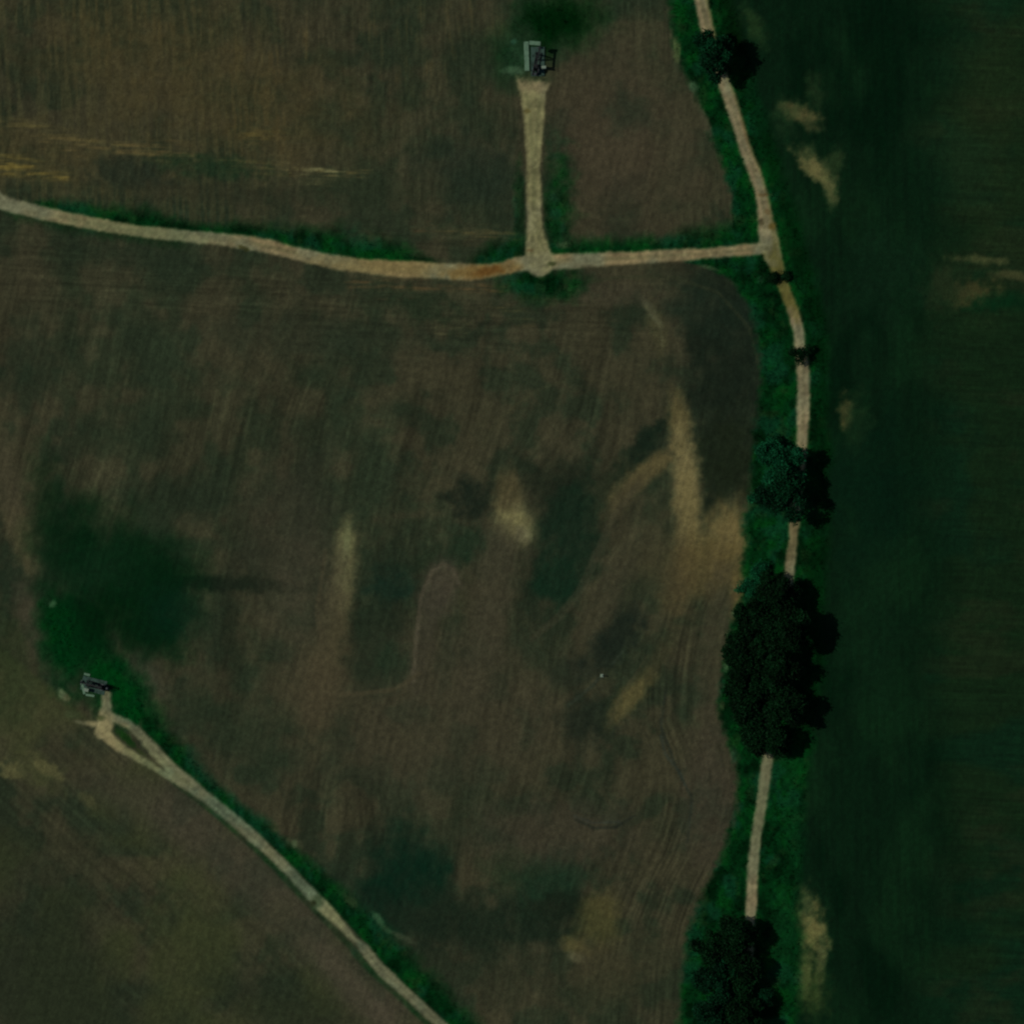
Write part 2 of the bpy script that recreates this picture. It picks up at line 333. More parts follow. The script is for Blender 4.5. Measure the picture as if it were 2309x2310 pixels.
    e = mix(e, (2, 20, 9), sm(0.5, 0.72, fbm(U / 90, V / 220, 302, 4)) * .8)
    e = e * (1 + (streak(U, V, (0.03, 1), 6, 140, 303) - .5) * .3)[:, None]
    far = sm(-60, 90, U - 2110 + 160 * (fbm(U / 160, V / 160, 304, 3) - .5))
    f = np.tile(np.array([16.0, 32.0, 17.0]), (n, 1))
    f = mix(f, (10, 32, 19), sm(0.45, 0.65, fbm(U / 190, V / 120, 305, 4)) * .9)
    f = mix(f, (25, 34, 20), sm(0.5, 0.7, fbm(U / 130, V / 60, 306, 4)) * .7)
    f = mix(f, (32, 41, 23), blob(U, V, 2220, 320, 110, 300, 0, .8, .5, 307) * .45)
    f = f * (1 + (st_h * .5 + st_h2 * .5 - .5) * .5)[:, None]
    e = e + (f - e) * far[:, None]
    for i, (cx, cy, rx, ry, an, col, k) in enumerate([
            (1800, 256, 34, 16, 22, (90, 78, 50), .9), (1770, 262, 30, 30, 0, (30, 48, 28), .6), (1835, 205, 16, 34, -10, (34, 48, 28), .6), (1830, 280, 18, 14, 30, (60, 60, 38), .6),
            (1838, 378, 42, 18, 38, (92, 84, 54), .95), (1868, 420, 12, 34, -12, (84, 82, 52), .85), (1880, 370, 16, 30, 30, (44, 54, 32), .6), (1820, 345, 14, 20, 0, (46, 56, 34), .6),
            (1907, 930, 14, 28, 0, (72, 66, 40), .95), (1935, 960, 24, 50, 0, (26, 44, 24), .6), (1700, 58, 16, 40, -24, (34, 52, 28), .7),
            (1830, 2090, 26, 52, -14, (98, 90, 56), .95), (1818, 2040, 10, 30, -6, (54, 64, 40), .7), (1815, 2190, 16, 60, 6, (78, 82, 48), .85), (1850, 2170, 9, 60, 6, (74, 76, 48), .8), (1835, 2240, 26, 46, 0, (44, 56, 28), .7), (1798, 2232, 16, 18, 0, (70, 76, 46), .7),
            (2210, 585, 50, 8, 4, (64, 64, 40), .8), (2290, 622, 50, 9, 6, (62, 60, 38), .8), (2200, 660, 40, 22, -14, (62, 56, 34), .8), (2130, 650, 36, 46, 0, (40, 45, 28), .6), (2270, 680, 70, 16, -6, (6, 36, 18), .8),
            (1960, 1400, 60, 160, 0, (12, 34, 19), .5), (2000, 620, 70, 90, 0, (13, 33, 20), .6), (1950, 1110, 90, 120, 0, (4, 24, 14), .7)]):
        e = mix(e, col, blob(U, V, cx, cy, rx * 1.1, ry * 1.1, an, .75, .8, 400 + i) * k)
    c = c + (e - c) * M['eastc'][:, None]
    # ---- rough grass
    g = np.tile(np.array([2.0, 38.0, 14.0]), (n, 1))
    gn = fbm(U / 34, V / 34, 501, 4)
    g = mix(g, (4, 52, 16), sm(0.5, 0.68, gn) * .85)
    g = mix(g, (0, 22, 6), sm(0.5, 0.7, 1 - gn) * .85)
    g = mix(g, (10, 50, 32), sm(0.55, 0.72, fbm(U / 50, V / 50, 502, 4)) * .7)
    g = mix(g, (24, 46, 20), sm(0.6, 0.76, fbm(U / 26, V / 26, 503, 4)) * .5)
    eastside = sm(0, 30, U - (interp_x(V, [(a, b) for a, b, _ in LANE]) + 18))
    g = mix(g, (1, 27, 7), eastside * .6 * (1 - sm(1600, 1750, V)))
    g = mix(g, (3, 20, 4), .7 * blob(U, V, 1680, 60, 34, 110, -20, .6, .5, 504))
    g = mix(g, (8, 48, 22), .6 * np.clip(blob(U, V, 1800, 1900, 22, 180, -8, .7, .5, 505) + blob(U, V, 1770, 2100, 30, 90, 0, .7, .5, 506), 0, 1))
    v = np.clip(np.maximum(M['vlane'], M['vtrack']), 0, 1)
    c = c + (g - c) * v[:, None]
    # the wet hollow and the plots round the pumps
    hol = np.maximum.reduce([blob(U, V, 300, 1330, 126, 136, 12, .55, .45, 510), blob(U, V, 190, 1260, 90, 130, -24, .7, .45, 511), blob(U, V, 128, 1180, 40, 130, -14, .95, .5, 512) * .7,
                             blob(U, V, 180, 1410, 90, 90, 0, .45, .35, 513), blob(U, V, 340, 1420, 90, 66, 16, .6, .45, 514)])
    h = np.tile(np.array([3.0, 28.0, 12.0]), (n, 1))
    h = mix(h, (12, 36, 20), blob(U, V, 230, 1280, 70, 50, 0, .8, .5, 515) * .7)
    h = mix(h, (0, 26, 8), blob(U, V, 220, 1410, 90, 60, 0, .8, .5, 516) * .8)
    h = mix(h, (4, 31, 20), blob(U, V, 390, 1390, 50, 60, 0, .8, .5, 517) * .6)
    c = c + (h - c) * (hol * .96)[:, None]
    pl = np.tile(np.array([0.0, 40.0, 14.0]), (n, 1))
    pl = mix(pl, (0, 24, 4), M['g1'] * .9)
    pl = mix(pl, (26, 54, 36), blob(U, V, 1168, 120, 34, 46, 0, .8, .5, 518) * .8)
    pl = mix(pl, (0, 48, 14), sm(.45, .65, fbm(U / 30, V / 30, 519, 3)) * M['g2'] * .8)
    c = c + (pl - c) * np.clip(M['vplot'] * 1.0, 0, 1)[:, None]
    for i, (cx, cy, rx, ry, an, col, k) in enumerate([
            (142, 1568, 7, 16, -34, (84, 92, 68), .85), (152, 1574, 8, 8, 0, (78, 72, 52), .6), (120, 1362, 8, 8, 0, (56, 84, 58), .7), (162, 1612, 16, 10, 0, (52, 60, 40), .5),
            (1158, 94, 6, 6, 0, (46, 80, 62), .8), (1160, 160, 24, 9, 0, (62, 82, 62), .7),
            (1526, 112, 8, 26, 0, (74, 82, 52), .75), (1563, 195, 10, 14, -30, (58, 80, 58), .7), (1590, 275, 8, 40, -22, (66, 62, 48), .6), (1600, 604, 22, 4, 16, (60, 72, 52), .7),
            (1657, 1382, 6, 6, 0, (66, 84, 60), .8), (1645, 1443, 6, 10, 0, (58, 72, 50), .6), (1637, 1505, 7, 10, 0, (52, 74, 50), .8), (1628, 1590, 5, 10, 0, (54, 64, 40), .6), (1655, 1705, 6, 14, 0, (42, 64, 46), .6),
            (852, 2070, 8, 16, -40, (58, 84, 60), .7), (870, 2095, 20, 6, 34, (50, 70, 48), .55), (910, 2115, 26, 6, 26, (60, 66, 50), .6), (790, 2032, 20, 9, 42, (44, 58, 36), .7), (665, 1903, 7, 9, 0, (74, 82, 60), .55), (1270, 553, 14, 7, 0, (58, 72, 48), .7), (1714, 632, 6, 8, 0, (40, 74, 50), .5)]):
        c = mix(c, col, blob(U, V, cx, cy, rx, ry, an, .5, .5, 540 + i, 8) * k)
    # ---- the tracks
    rut = 0.5 + 0.5 * np.cos(np.clip((M['dl']) / 12, -1, 0) * math.pi * 2)
    tn = fbm(U / 26, V / 26, 601, 4); tn2 = fbm(U / 70, V / 70, 602, 3)
    def gravel(base, warm, cool):
        t = np.tile(np.array(base, dtype=float), (n, 1))
        t = mix(t, warm, sm(.45, .68, tn2) * .8)
        t = mix(t, cool, sm(.45, .68, 1 - tn2) * .8)
        dm = np.minimum.reduce([M['dl'], M['dw'], M['ds'], M['dd']])
        rutm = np.exp(-((dm + 7.0) / 2.2) ** 2)
        t = mix(t, (84, 84, 58), .35 * np.exp(-((dm + 14.5) / 3.0) ** 2) * sm(.42, .6, tn2))
        return t * (.955 + (tn - .5) * .34 + .05 * rutm + (fine - .5) * .12)[:, None]
    tw = gravel((114, 103, 80), (122, 102, 76), (102, 100, 82))
    tw = mix(tw, (108, 82, 46), .85 * blob(U, V, 1085, 612, 80, 18, -6, .6, .5, 610))
    tw = mix(tw, (86, 56, 26), .8 * blob(U, V, 1100, 612, 38, 9, -10, .6, .6, 611))
    tw = mix(tw, (118, 98, 64), .7 * blob(U, V, 860, 602, 160, 30, 0, .7, .5, 612))
    tw = mix(tw, (92, 96, 70), .6 * blob(U, V, 300, 520, 160, 30, 8, .7, .5, 613))
    c = c + (tw - c) * M['west'][:, None]
    tl = gravel((114, 103, 82), (119, 102, 80), (106, 102, 82))
    tl = mix(tl, (78, 72, 34), .8 * blob(U, V, 1766, 640, 30, 74, -22, .5, .5, 614))
    tl = mix(tl, (94, 92, 70), .8 * blob(U, V, 1720, 1820, 60, 130, 0, .8, .4, 615))
    tl = mix(tl, (84, 72, 48), .6 * blob(U, V, 1790, 1215, 30, 50, 0, .8, .4, 616))
    tl = mix(tl, (90, 84, 50), .5 * sm(4, 14, U - interp_x(V, [(a, b) for a, b, _ in LANE])) * (1 - sm(600, 700, V)))
    c = c + (tl - c) * M['lane'][:, None]
    ts = gravel((112, 104, 78), (114, 106, 76), (104, 99, 80))
    ts = mix(ts, (116, 100, 78), blob(U, V, 1206, 192, 46, 16, 0, .7, .5, 617) * .7)
    c = c + (ts - c) * M['spur'][:, None]
    td = gravel((92, 91, 73), (100, 95, 74), (82, 91, 74))
    td = mix(td, (132, 116, 86), blob(U, V, 250, 1660, 60, 34, 42, .6, .4, 618) * .85)
    td = mix(td, (112, 110, 78), blob(U, V, 330, 1715, 70, 20, 38, .7, .4, 619) * .6)
    td = mix(td, (112, 108, 80), blob(U, V, 745, 2062, 40, 24, 44, .6, .4, 620) * .8)
    td = mix(td, (60, 70, 50), blob(U, V, 716, 2034, 12, 16, 40, .5, .4, 621) * .9)
    c = c + (td - c) * M['diag'][:, None]
    for i, (cx, cy, rx, ry, an, col, k) in enumerate([      # ruts, wet spots and weeds on the tracks
            (548, 558, 13, 4, 20, (62, 58, 34), .9), (556, 564, 5, 4, 0, (44, 46, 26), .9), (1244, 595, 9, 5, 0, (58, 60, 38), .95), (1189, 250, 7, 6, 0, (78, 68, 40), .8),
            (1740, 510, 9, 8, 0, (86, 70, 36), .9), (1722, 440, 14, 4, 0, (84, 66, 42), .7), (1716, 500, 6, 10, 0, (50, 44, 30), .7), (1730, 478, 6, 6, 0, (92, 74, 50), .7), (1680, 300, 4, 30, -14, (100, 80, 56), .5),
            (707, 2037, 7, 6, 0, (36, 40, 24), .9), (226, 1620, 10, 5, 0, (62, 66, 40), .8), (284, 1664, 8, 27, -47, (20, 46, 16), .97), (318, 1697, 4, 12, -50, (50, 60, 30), .6), (1197, 565, 8, 4, 0, (90, 72, 50), .7)]):
        c = mix(c, col, blob(U, V, cx, cy, rx, ry, an, .5, .5, 640 + i, 6) * k)
    # grain of the soil
    c = c * (1 + (fine - .5) * .30 + (pix - .5) * .10)[:, None]
    return np.clip(c, 0, 255)

def wobble(U, V, s):
    return (fbm(U / 26, V / 26, 700 + s, 3) - .5) * 14

def height(U, V, M=None):
    """metres above datum"""
    M = M or lay(U, V)
    near = np.exp(-((np.maximum(np.abs(U - CX), np.abs(V - CY)) / 2600.0) ** 4))
    z = 1.4 * (fbm(U / 900, V / 900, 800, 3) - .5) * near
    f = streak(U, V, (-0.24, 1), 7, 160, 43, 2)
    tr = np.clip(np.maximum.reduce([M['lane'], M['west'], M['spur'], M['diag']]), 0, 1)
    gr = np.clip(np.maximum.reduce([M['vlane'], M['vtrack'], M['vplot']]), 0, 1)
    z = z + (f - .5) * 0.16 * (1 - tr) * (1 - gr) * (1 - .6 * M['east']) * near
    z = z + (fbm(U / 10, V / 10, 801, 3) - .5) * (0.16 + 0.5 * gr) * (1 - tr) * near
    dmin = np.minimum.reduce([M['dl'], M['dw'], M['ds'], M['dd']])
    prof = np.clip(-dmin / 14.0, 0, 1)
    z = z + tr * (0.10 - 0.05 * np.exp(-((prof - .45) / .2) ** 2)) * near
    return z

def ground_z(px, py):
    return float(height(np.array([float(px)]), np.array([float(py)]))[0])

# ------------------------------------------------------------------ object helpers
def tag(o, label, cat, group=None, kind=None):
    o['label'] = label
    o['category'] = cat
    if group: o['group'] = group
    if kind: o['kind'] = kind
    return o

def empty(name, loc, rz=0.0):
    o = bpy.data.objects.new(name, None)
    SC.collection.objects.link(o)
    o.location = loc
    o.rotation_euler = (0, 0, rz)
    o.empty_display_size = 0.5
    return o

def fast_mesh(name, verts, faces, mat, cols=None, parent=None, smooth_=False):
    """verts (n,3); faces (m,k) equal-sided; cols (n,3) linear"""
    verts = np.asarray(verts, dtype=np.float32); faces = np.asarray(faces, dtype=np.int32)
    me = bpy.data.meshes.new(name)
    k = faces.shape[1]
    me.vertices.add(len(verts)); me.vertices.foreach_set('co', verts.ravel())
    me.loops.add(faces.size); me.loops.foreach_set('vertex_index', faces.ravel())
    me.polygons.add(len(faces))
    me.polygons.foreach_set('loop_start', np.arange(0, faces.size, k, dtype=np.int32))
    me.polygons.foreach_set('loop_total', np.full(len(faces), k, dtype=np.int32))
    if smooth_:
        me.polygons.foreach_set('use_smooth', np.ones(len(faces), dtype=bool))
    me.update(calc_edges=True)
    if cols is not None:
        a = me.color_attributes.new('Col', 'FLOAT_COLOR', 'POINT')
        rgba = np.ones((len(verts), 4), dtype=np.float32); rgba[:, :3] = cols
        a.data.foreach_set('color', rgba.ravel())
    me.materials.append(mat)
    o = bpy.data.objects.new(name, me)
    SC.collection.objects.link(o)
    if parent: o.parent = parent
    return o

# ------------------------------------------------------------------ materials
def earth_material(name, scale, lo, hi, bump, rough=0.95):
    m = bpy.data.materials.new(name); m.use_nodes = True
    t = m.node_tree; b = t.nodes['Principled BSDF']
    at_ = t.nodes.new('ShaderNodeAttribute'); at_.attribute_name = 'Col'
    tc = t.nodes.new('ShaderNodeNewGeometry')
    n1 = t.nodes.new('ShaderNodeTexNoise'); n1.inputs['Scale'].default_value = scale; n1.inputs['Detail'].default_value = 6; n1.inputs['Roughness'].default_value = .62
    t.links.new(tc.outputs['Position'], n1.inputs['Vector'])
    mr = t.nodes.new('ShaderNodeMapRange'); mr.inputs[1].default_value = .3; mr.inputs[2].default_value = .7; mr.inputs[3].default_value = lo; mr.inputs[4].default_value = hi
    t.links.new(n1.outputs['Fac'], mr.inputs[0])
    mx = t.nodes.new('ShaderNodeMix'); mx.data_type = 'RGBA'; mx.blend_type = 'MULTIPLY'; mx.inputs[0].default_value = 1
    t.links.new(at_.outputs['Color'], mx.inputs[6]); t.links.new(mr.outputs[0], mx.inputs[7])
    t.links.new(mx.outputs[2], b.inputs['Base Color'])
    b.inputs['Roughness'].default_value = rough
    b.inputs['Specular IOR Level'].default_value = 0.08
    bp = t.nodes.new('ShaderNodeBump'); bp.inputs['Strength'].default_value = bump; bp.inputs['Distance'].default_value = .25
    t.links.new(n1.outputs['Fac'], bp.inputs['Height']); t.links.new(bp.outputs[0], b.inputs['Normal'])
    return m

def plain(name, col, rough=.7, metal=0.0, var=.25, scale=3.0, rust=None):
    m = bpy.data.materials.new(name); m.use_nodes = True
    t = m.node_tree; b = t.nodes['Principled BSDF']
    tc = t.nodes.new('ShaderNodeTexCoord')
    n1 = t.nodes.new('ShaderNodeTexNoise'); n1.inputs['Scale'].default_value = scale; n1.inputs['Detail'].default_value = 5
    t.links.new(tc.outputs['Object'], n1.inputs['Vector'])
    r = t.nodes.new('ShaderNodeValToRGB')
    c = np.array(col); d = np.array(rust if rust is not None else c * (1 - var))
    r.color_ramp.elements[0].position = .36; r.color_ramp.elements[0].color = (*d, 1)
    r.color_ramp.elements[1].position = .56; r.color_ramp.elements[1].color = (*c, 1)
    t.links.new(n1.outputs['Fac'], r.inputs[0]); t.links.new(r.outputs[0], b.inputs['Base Color'])
    b.inputs['Roughness'].default_value = rough; b.inputs['Metallic'].default_value = metal
    b.inputs['Specular IOR Level'].default_value = .25
    return m

def leaf_material(name):
    m = bpy.data.materials.new(name); m.use_nodes = True
    t = m.node_tree; b = t.nodes['Principled BSDF']
    at_ = t.nodes.new('ShaderNodeAttribute'); at_.attribute_name = 'Col'
    t.links.new(at_.outputs['Color'], b.inputs['Base Color'])
    b.inputs['Roughness'].default_value = .7
    b.inputs['Specular IOR Level'].default_value = .12
    return m

M_SOIL = earth_material('stubble_soil', 2.2, .80, 1.20, .5)
M_CROP = earth_material('young_crop', 3.0, .72, 1.28, .6)
M_TURF = earth_material('rough_grass', 2.6, .65, 1.35, .7)
M_GRAV = earth_material('track_gravel', 4.0, .86, 1.14, .25)
M_LEAF = leaf_material('leaves')
M_BLADE = leaf_material('grass_blades')
M_BARK = plain('bark', (.045, .036, .026), .9, var=.5)
M_STEEL = plain('dark_painted_steel', (.030, .040, .044), .55, var=.4, rust=(.035, .026, .02))
M_WEIGHT = plain('counterweight_paint', (.10, .12, .13), .5, var=.3)
M_PIPE = plain('well_pipe', (.20, .23, .23), .5, .2)
M_CONC = plain('weathered_concrete', tuple(albedo((80, 100, 86))), .9, var=.3, scale=1.2)
M_SLAB = plain('oil_stained_slab', tuple(albedo((46, 62, 58))), .9, var=.55, scale=.9)
M_POST = plain('pale_post', tuple(albedo((104, 112, 104))), .8, var=.2)

# ------------------------------------------------------------------ the ground, one sheet cut along its field edges
def axis(lo, hi, step):
    core = np.arange(lo, hi + step, step)
    out = []; d = step; x = hi + step
    while x < 6500:
        d *= 1.32; x += d; out.append(x)
    right = np.array(out); left = -np.array(out)[::-1]
    return np.concatenate([left, core, right])
AX = axis(-150.0, 150.0, 0.40)
AY = axis(-150.0, 150.0, 0.40)
gx, gy = np.meshgrid(AX, AY)
GX = gx.ravel(); GY = gy.ravel()
GU = GX * S + CX; GV = CY - GY * S
LM = lay(GU, GV)
GC = albedo(paint(GU, GV, LM))
GZ = height(GU, GV, LM)
nx, ny = len(AX), len(AY)
ii, jj = np.meshgrid(np.arange(nx - 1), np.arange(ny - 1))
i0 = (jj * nx + ii).ravel()
QF = np.stack([i0, i0 + 1, i0 + nx + 1, i0 + nx], axis=1)
def fm(k): return LM[k][QF].mean(axis=1)
verge = np.maximum(np.maximum(fm('vlane'), fm('vtrack')), fm('vplot'))
cls = np.zeros(len(QF), dtype=int)
cls[fm('east') > .5] = 1
cls[(verge > .5) & (cls == 0)] = 2
cls[(fm('vlane') > .5)] = 2
for k, q in ((3, 'west'), (4, 'spur'), (5, 'diag'), (6, 'lane')):
    cls[fm(q) > .5] = k
GP = np.stack([GX, GY, GZ], axis=1)
for k, name, mat, label, cat in [
        (0, 'stubble_field', M_SOIL, 'brown worked fields with damp dark hollows and pale dry streaks west of the lane', 'field'),
        (1, 'crop_field', M_CROP, 'dark green crop field with a few bare pale patches east of the tree-lined lane', 'field'),
        (2, 'grass_verge', M_TURF, 'rough dark green grass bordering the lane, the tracks and the pump plots', 'grass verge'),
        (3, 'field_track', M_GRAV, 'pale gravel track crossing the fields from the left edge to the lane', 'track'),
        (4, 'pump_track', M_GRAV, 'short straight gravel spur running up to the pump at the top', 'track'),
        (5, 'diagonal_track', M_GRAV, 'narrow grey-green track running diagonally from the forked end at the left pump', 'track'),
        (6, 'lane', M_GRAV, 'pale unpaved lane curving down between the verges under the trees', 'lane')]:
    fsel = QF[cls == k]
    used, inv = np.unique(fsel, return_inverse=True)
    o = fast_mesh(name, GP[used], inv.reshape(-1, 4), mat, GC[used], smooth_=True)
    tag(o, label, cat, kind='structure')

# ------------------------------------------------------------------ rough grass standing on the verges
rng = np.random.default_rng(7)
def grass_patch(name, label, n, test, hmin, hmax):
    u = rng.uniform(-30, 2340, n * 7); v = rng.uniform(-30, 2340, n * 7)
    Mq = lay(u, v)
    tr = np.maximum.reduce([Mq['lane'], Mq['west'], Mq['spur'], Mq['diag']])
    keep = (test(Mq) > rng.uniform(.35, .95, len(u))) & (tr < .25) & (fbm(u / 20, v / 20, 77, 3) > .36)
    keep &= ~((np.abs(u - 1208) < 44) & (np.abs(v - 130) < 52)) & ~((np.abs(u - 212) < 46) & (np.abs(v - 1547) < 36))
    u = u[keep][:n]; v = v[keep][:n]
    Mq = lay(u, v)
    col = albedo(paint(u, v, Mq)); z = height(u, v, Mq)
    x = (u - CX) / S; y = (CY - v) / S
    m = len(x); K = 4
    a = rng.uniform(0, 2 * math.pi, (m, K)); r = rng.uniform(.05, .35, (m, K)); lean = rng.uniform(.1, .5, (m, K)); h = rng.uniform(hmin, hmax, (m, K))
    wd = rng.uniform(.05, .13, (m, K))
    bx = x[:, None] + r * np.cos(a); by = y[:, None] + r * np.sin(a); b2 = a + rng.uniform(-1, 1, (m, K))
    p0 = np.stack([bx - wd * np.sin(b2), by + wd * np.cos(b2), np.repeat(z[:, None] - .03, K, 1)], -1)
    p1 = np.stack([bx + wd * np.sin(b2), by - wd * np.cos(b2), np.repeat(z[:, None] - .03, K, 1)], -1)
    p2 = np.stack([bx + h * lean * np.cos(a), by + h * lean * np.sin(a), z[:, None] + h], -1)
    P = np.stack([p0, p1, p2], 2).reshape(-1, 3)
    C = np.repeat(col * rng.uniform(.8, 1.35, (m, 1)), K * 3, 0)
    o = fast_mesh(name, P, np.arange(len(P)).reshape(-1, 3), M_BLADE, C)
    tag(o, label, 'grass', kind='stuff')
grass_patch('lane_grass', 'tall rough grass tufts growing on both verges of the lane', 22000, lambda q: q['vlane'], .2, .55)
grass_patch('track_grass', 'rough grass tufts growing beside the field tracks and round the pumps', 14000, lambda q: np.maximum(q['vtrack'], q['vplot']), .15, .45)

# ------------------------------------------------------------------ trees and shrubs
def tube(bm, p, q, r0, r1, n=7):
    p = Vector(p); q = Vector(q); d = (q - p)
    L = d.length
    rot = d.to_track_quat('Z', 'Y').to_matrix().to_4x4()
    bmesh.ops.create_cone(bm, cap_ends=True, segments=n, radius1=r0, radius2=r1, depth=L, matrix=Matrix.Translation((p + q) / 2) @ rot)

def bm_obj(name, bm, mat, parent=None, smooth_=False):
    me = bpy.data.meshes.new(name)
    bm.normal_update()
    bm.to_mesh(me); bm.free()
    me.materials.append(mat)
    if smooth_:
        for p in me.polygons: p.use_smooth = True
    o = bpy.data.objects.new(name, me)
    SC.collection.objects.link(o)
    if parent: o.parent = parent
    return o

def tree(name, label, cat, px, py, r_px, h, seed, tone=(0, 14, 5), lit=(2, 30, 16), group=None, shrub=False, flat=1.0, lobes=None, leaf=.34, dens=1.0):
    R = random.Random(seed); g = np.random.default_rng(seed)
    x, y = at(px, py); z = ground_z(px, py)
    root = empty(name, (x, y, z))
    tag(root, label, cat, group)
    cr = r_px / S                      # crown radius, metres
    base = h * (.06 if shrub else .22)
    nl = lobes or (5 if shrub else 11)
    L = []
    for k in range(nl):
        a = 2.4 * k + R.uniform(-.5, .5); q = math.sqrt((k + .3) / nl) * .84
        zc = base + (h - base) * (R.uniform(.28, .55) if q > .45 else R.uniform(.5, .76))
        L.append((cr * q * math.cos(a) * R.uniform(.7, 1.25), cr * q * math.sin(a) * flat * R.uniform(.7, 1.25), zc, cr * R.uniform(.20, .44), (h - base) * R.uniform(.18, .32)))
    P = []; C = []
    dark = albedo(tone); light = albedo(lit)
    for (lx, ly, lz, lr, lh) in L:
        ncl = int(26 * dens * max(.6, lr * lr / 2.2))
        th = g.uniform(0, 2 * math.pi, ncl); u = g.uniform(-.65, 1, ncl); rr = g.uniform(.45, 1.08, ncl)
        s_ = np.sqrt(1 - u * u)
        cx = lx + lr * rr * s_ * np.cos(th); cy = ly + lr * rr * s_ * np.sin(th); cz = lz + lh * rr * u
        tone_l = g.uniform(-.15, 1) * .62
        for i in range(ncl):
            m = int(g.integers(16, 26)); sp = g.uniform(.28, .6)
            c = np.array([cx[i], cy[i], max(cz[i], base * .6)]) + g.normal(0, 1, (m, 3)) * np.array([sp, sp, sp * .6])
            c[:, 2] = np.maximum(c[:, 2], .15)
            nrm = g.normal(0, 1, (m, 3)) + np.array([0, 0, .9]); nrm /= np.linalg.norm(nrm, axis=1)[:, None]
            t = np.cross(nrm, g.normal(0, 1, (m, 3))); t /= np.linalg.norm(t, axis=1)[:, None]
            b = np.cross(nrm, t)
            s1 = (leaf * g.uniform(.6, 1.2, (m, 1))); s2 = s1 * .62
            q = np.stack([c - t * s1, c + b * s2, c + t * s1, c - b * s2], 1)
            P.append(q.reshape(-1, 3))
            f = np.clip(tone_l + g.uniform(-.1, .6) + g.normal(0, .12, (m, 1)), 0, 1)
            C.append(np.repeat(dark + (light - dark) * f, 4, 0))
    P = np.concatenate(P); C = np.concatenate(C)
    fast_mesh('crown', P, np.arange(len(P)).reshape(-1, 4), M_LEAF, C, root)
    bm = bmesh.new()
    if shrub:
        for k in range(5):
            a = R.uniform(0, 6.3)
            tube(bm, (0, 0, -.1), (cr * .5 * math.cos(a), cr * .5 * math.sin(a), h * .55), .06, .02, 5)
    else:
        tr = .022 * h + .04
        fork = Vector((R.uniform(-.2, .2), R.uniform(-.2, .2), base + .12 * h))
        tube(bm, (0, 0, -.2), (0, 0, .35), tr * 1.5, tr * 1.05, 9)
        tube(bm, (0, 0, .3), fork, tr * 1.05, tr * .8, 9)
        for (lx, ly, lz, lr, lh) in L[:9]:
            mid_ = fork.lerp(Vector((lx, ly, lz)), .5) + Vector((0, 0, .25))
            tube(bm, fork - Vector((0, 0, .15)), mid_, tr * .5, tr * .3, 6)
            tube(bm, mid_, (lx, ly, lz), tr * .3, tr * .1, 6)
    bm_obj('stem' if shrub else 'trunk', bm, M_BARK, root)
    return root

TG = 'trees along the lane'
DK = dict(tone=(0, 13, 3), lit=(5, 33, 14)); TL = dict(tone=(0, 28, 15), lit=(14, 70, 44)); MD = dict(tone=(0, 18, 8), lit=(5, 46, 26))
T = [
 ('broadleaf_tree', 'dark tree overhanging the lane at the top, northern crown of a close pair', 1606, 108, 36, 11.5, MD),
 ('broadleaf_tree', 'dark tree west of the lane at the top, southern crown of a close pair', 1611, 150, 33, 11.0, MD),
 ('broadleaf_tree', 'rounded tree on the west verge with sunlit teal painted into its leaves, upper one of the isolated mid-lane pair', 1756, 1042, 52, 9.5, TL),  # leaf colour carries the teal of the sunlit western fringe
 ('broadleaf_tree', 'broad dark tree hiding the lane, lower and larger one of the isolated mid-lane pair', 1766, 1112, 58, 11.0, MD),
 ('broadleaf_tree', 'slim dark tree over the lane at the northern tip of the long tree clump', 1750, 1335, 48, 10.0, DK),
 ('broadleaf_tree', 'dark tree by the field edge just below the teal bush in the long clump', 1702, 1395, 44, 8.5, DK),
 ('broadleaf_tree', 'tall dark tree throwing the widest shadow bulge eastward from the long clump', 1772, 1425, 56, 12.5, DK),
 ('broadleaf_tree', 'dark tree bulging furthest west into the brown field from the long clump', 1674, 1490, 48, 8.0, DK),
 ('broadleaf_tree', 'dark tree in the very middle of the long clump over the hidden lane', 1742, 1505, 52, 9.5, DK),
 ('broadleaf_tree', 'low dark tree on the west side of the long clump beside its southern trees', 1682, 1576, 48, 7.5, DK),
 ('broadleaf_tree', 'dark tree on the east side of the long clump casting its southern shadow spike', 1764, 1596, 44, 11.0, DK),
 ('broadleaf_tree', 'dark tree on the field side at the southern end of the long clump', 1696, 1646, 44, 7.5, DK),
 ('broadleaf_tree', 'southernmost tree of the long clump where the lane reappears below it', 1744, 1662, 38, 8.5, DK),
 ('broadleaf_tree', 'small dark tree added to darken the shaded waist of the long clump on its field side', 1672, 1440, 34, 6.0, DK),  # added crown, darkens a gap that holds only shade
 ('broadleaf_tree', 'low dark tree added to darken the shaded gap in the waist of the long clump between its taller neighbours', 1718, 1452, 38, 7.0, DK),  # extra tree put in so the shaded gap looks dark
 ('broadleaf_tree', 'low dark tree added to darken the shaded gap between the middle and southern trees of the long clump', 1712, 1556, 36, 6.5, DK),  # added as well, stands in for shade between the crowns
 ('broadleaf_tree', 'dark tree at the northern end of the lower clump covering the lane end', 1656, 2108, 52, 9.5, DK),
 ('broadleaf_tree', 'dark tree on the field side of the lower clump, beside its northern tree', 1606, 2136, 42, 7.5, DK),
 ('broadleaf_tree', 'dark tree in the middle of the lower clump reaching to the brown field', 1614, 2206, 50, 8.5, MD),
 ('broadleaf_tree', 'dark tree over the hidden lane in the middle of the lower clump', 1670, 2190, 44, 8.0, DK),
 ('broadleaf_tree', 'dark tree at the bottom edge of the lower clump on the field side', 1606, 2282, 46, 8.0, MD),
 ('broadleaf_tree', 'dark tree at the bottom edge of the lower clump over the lane', 1668, 2276, 46, 8.5, DK),
]
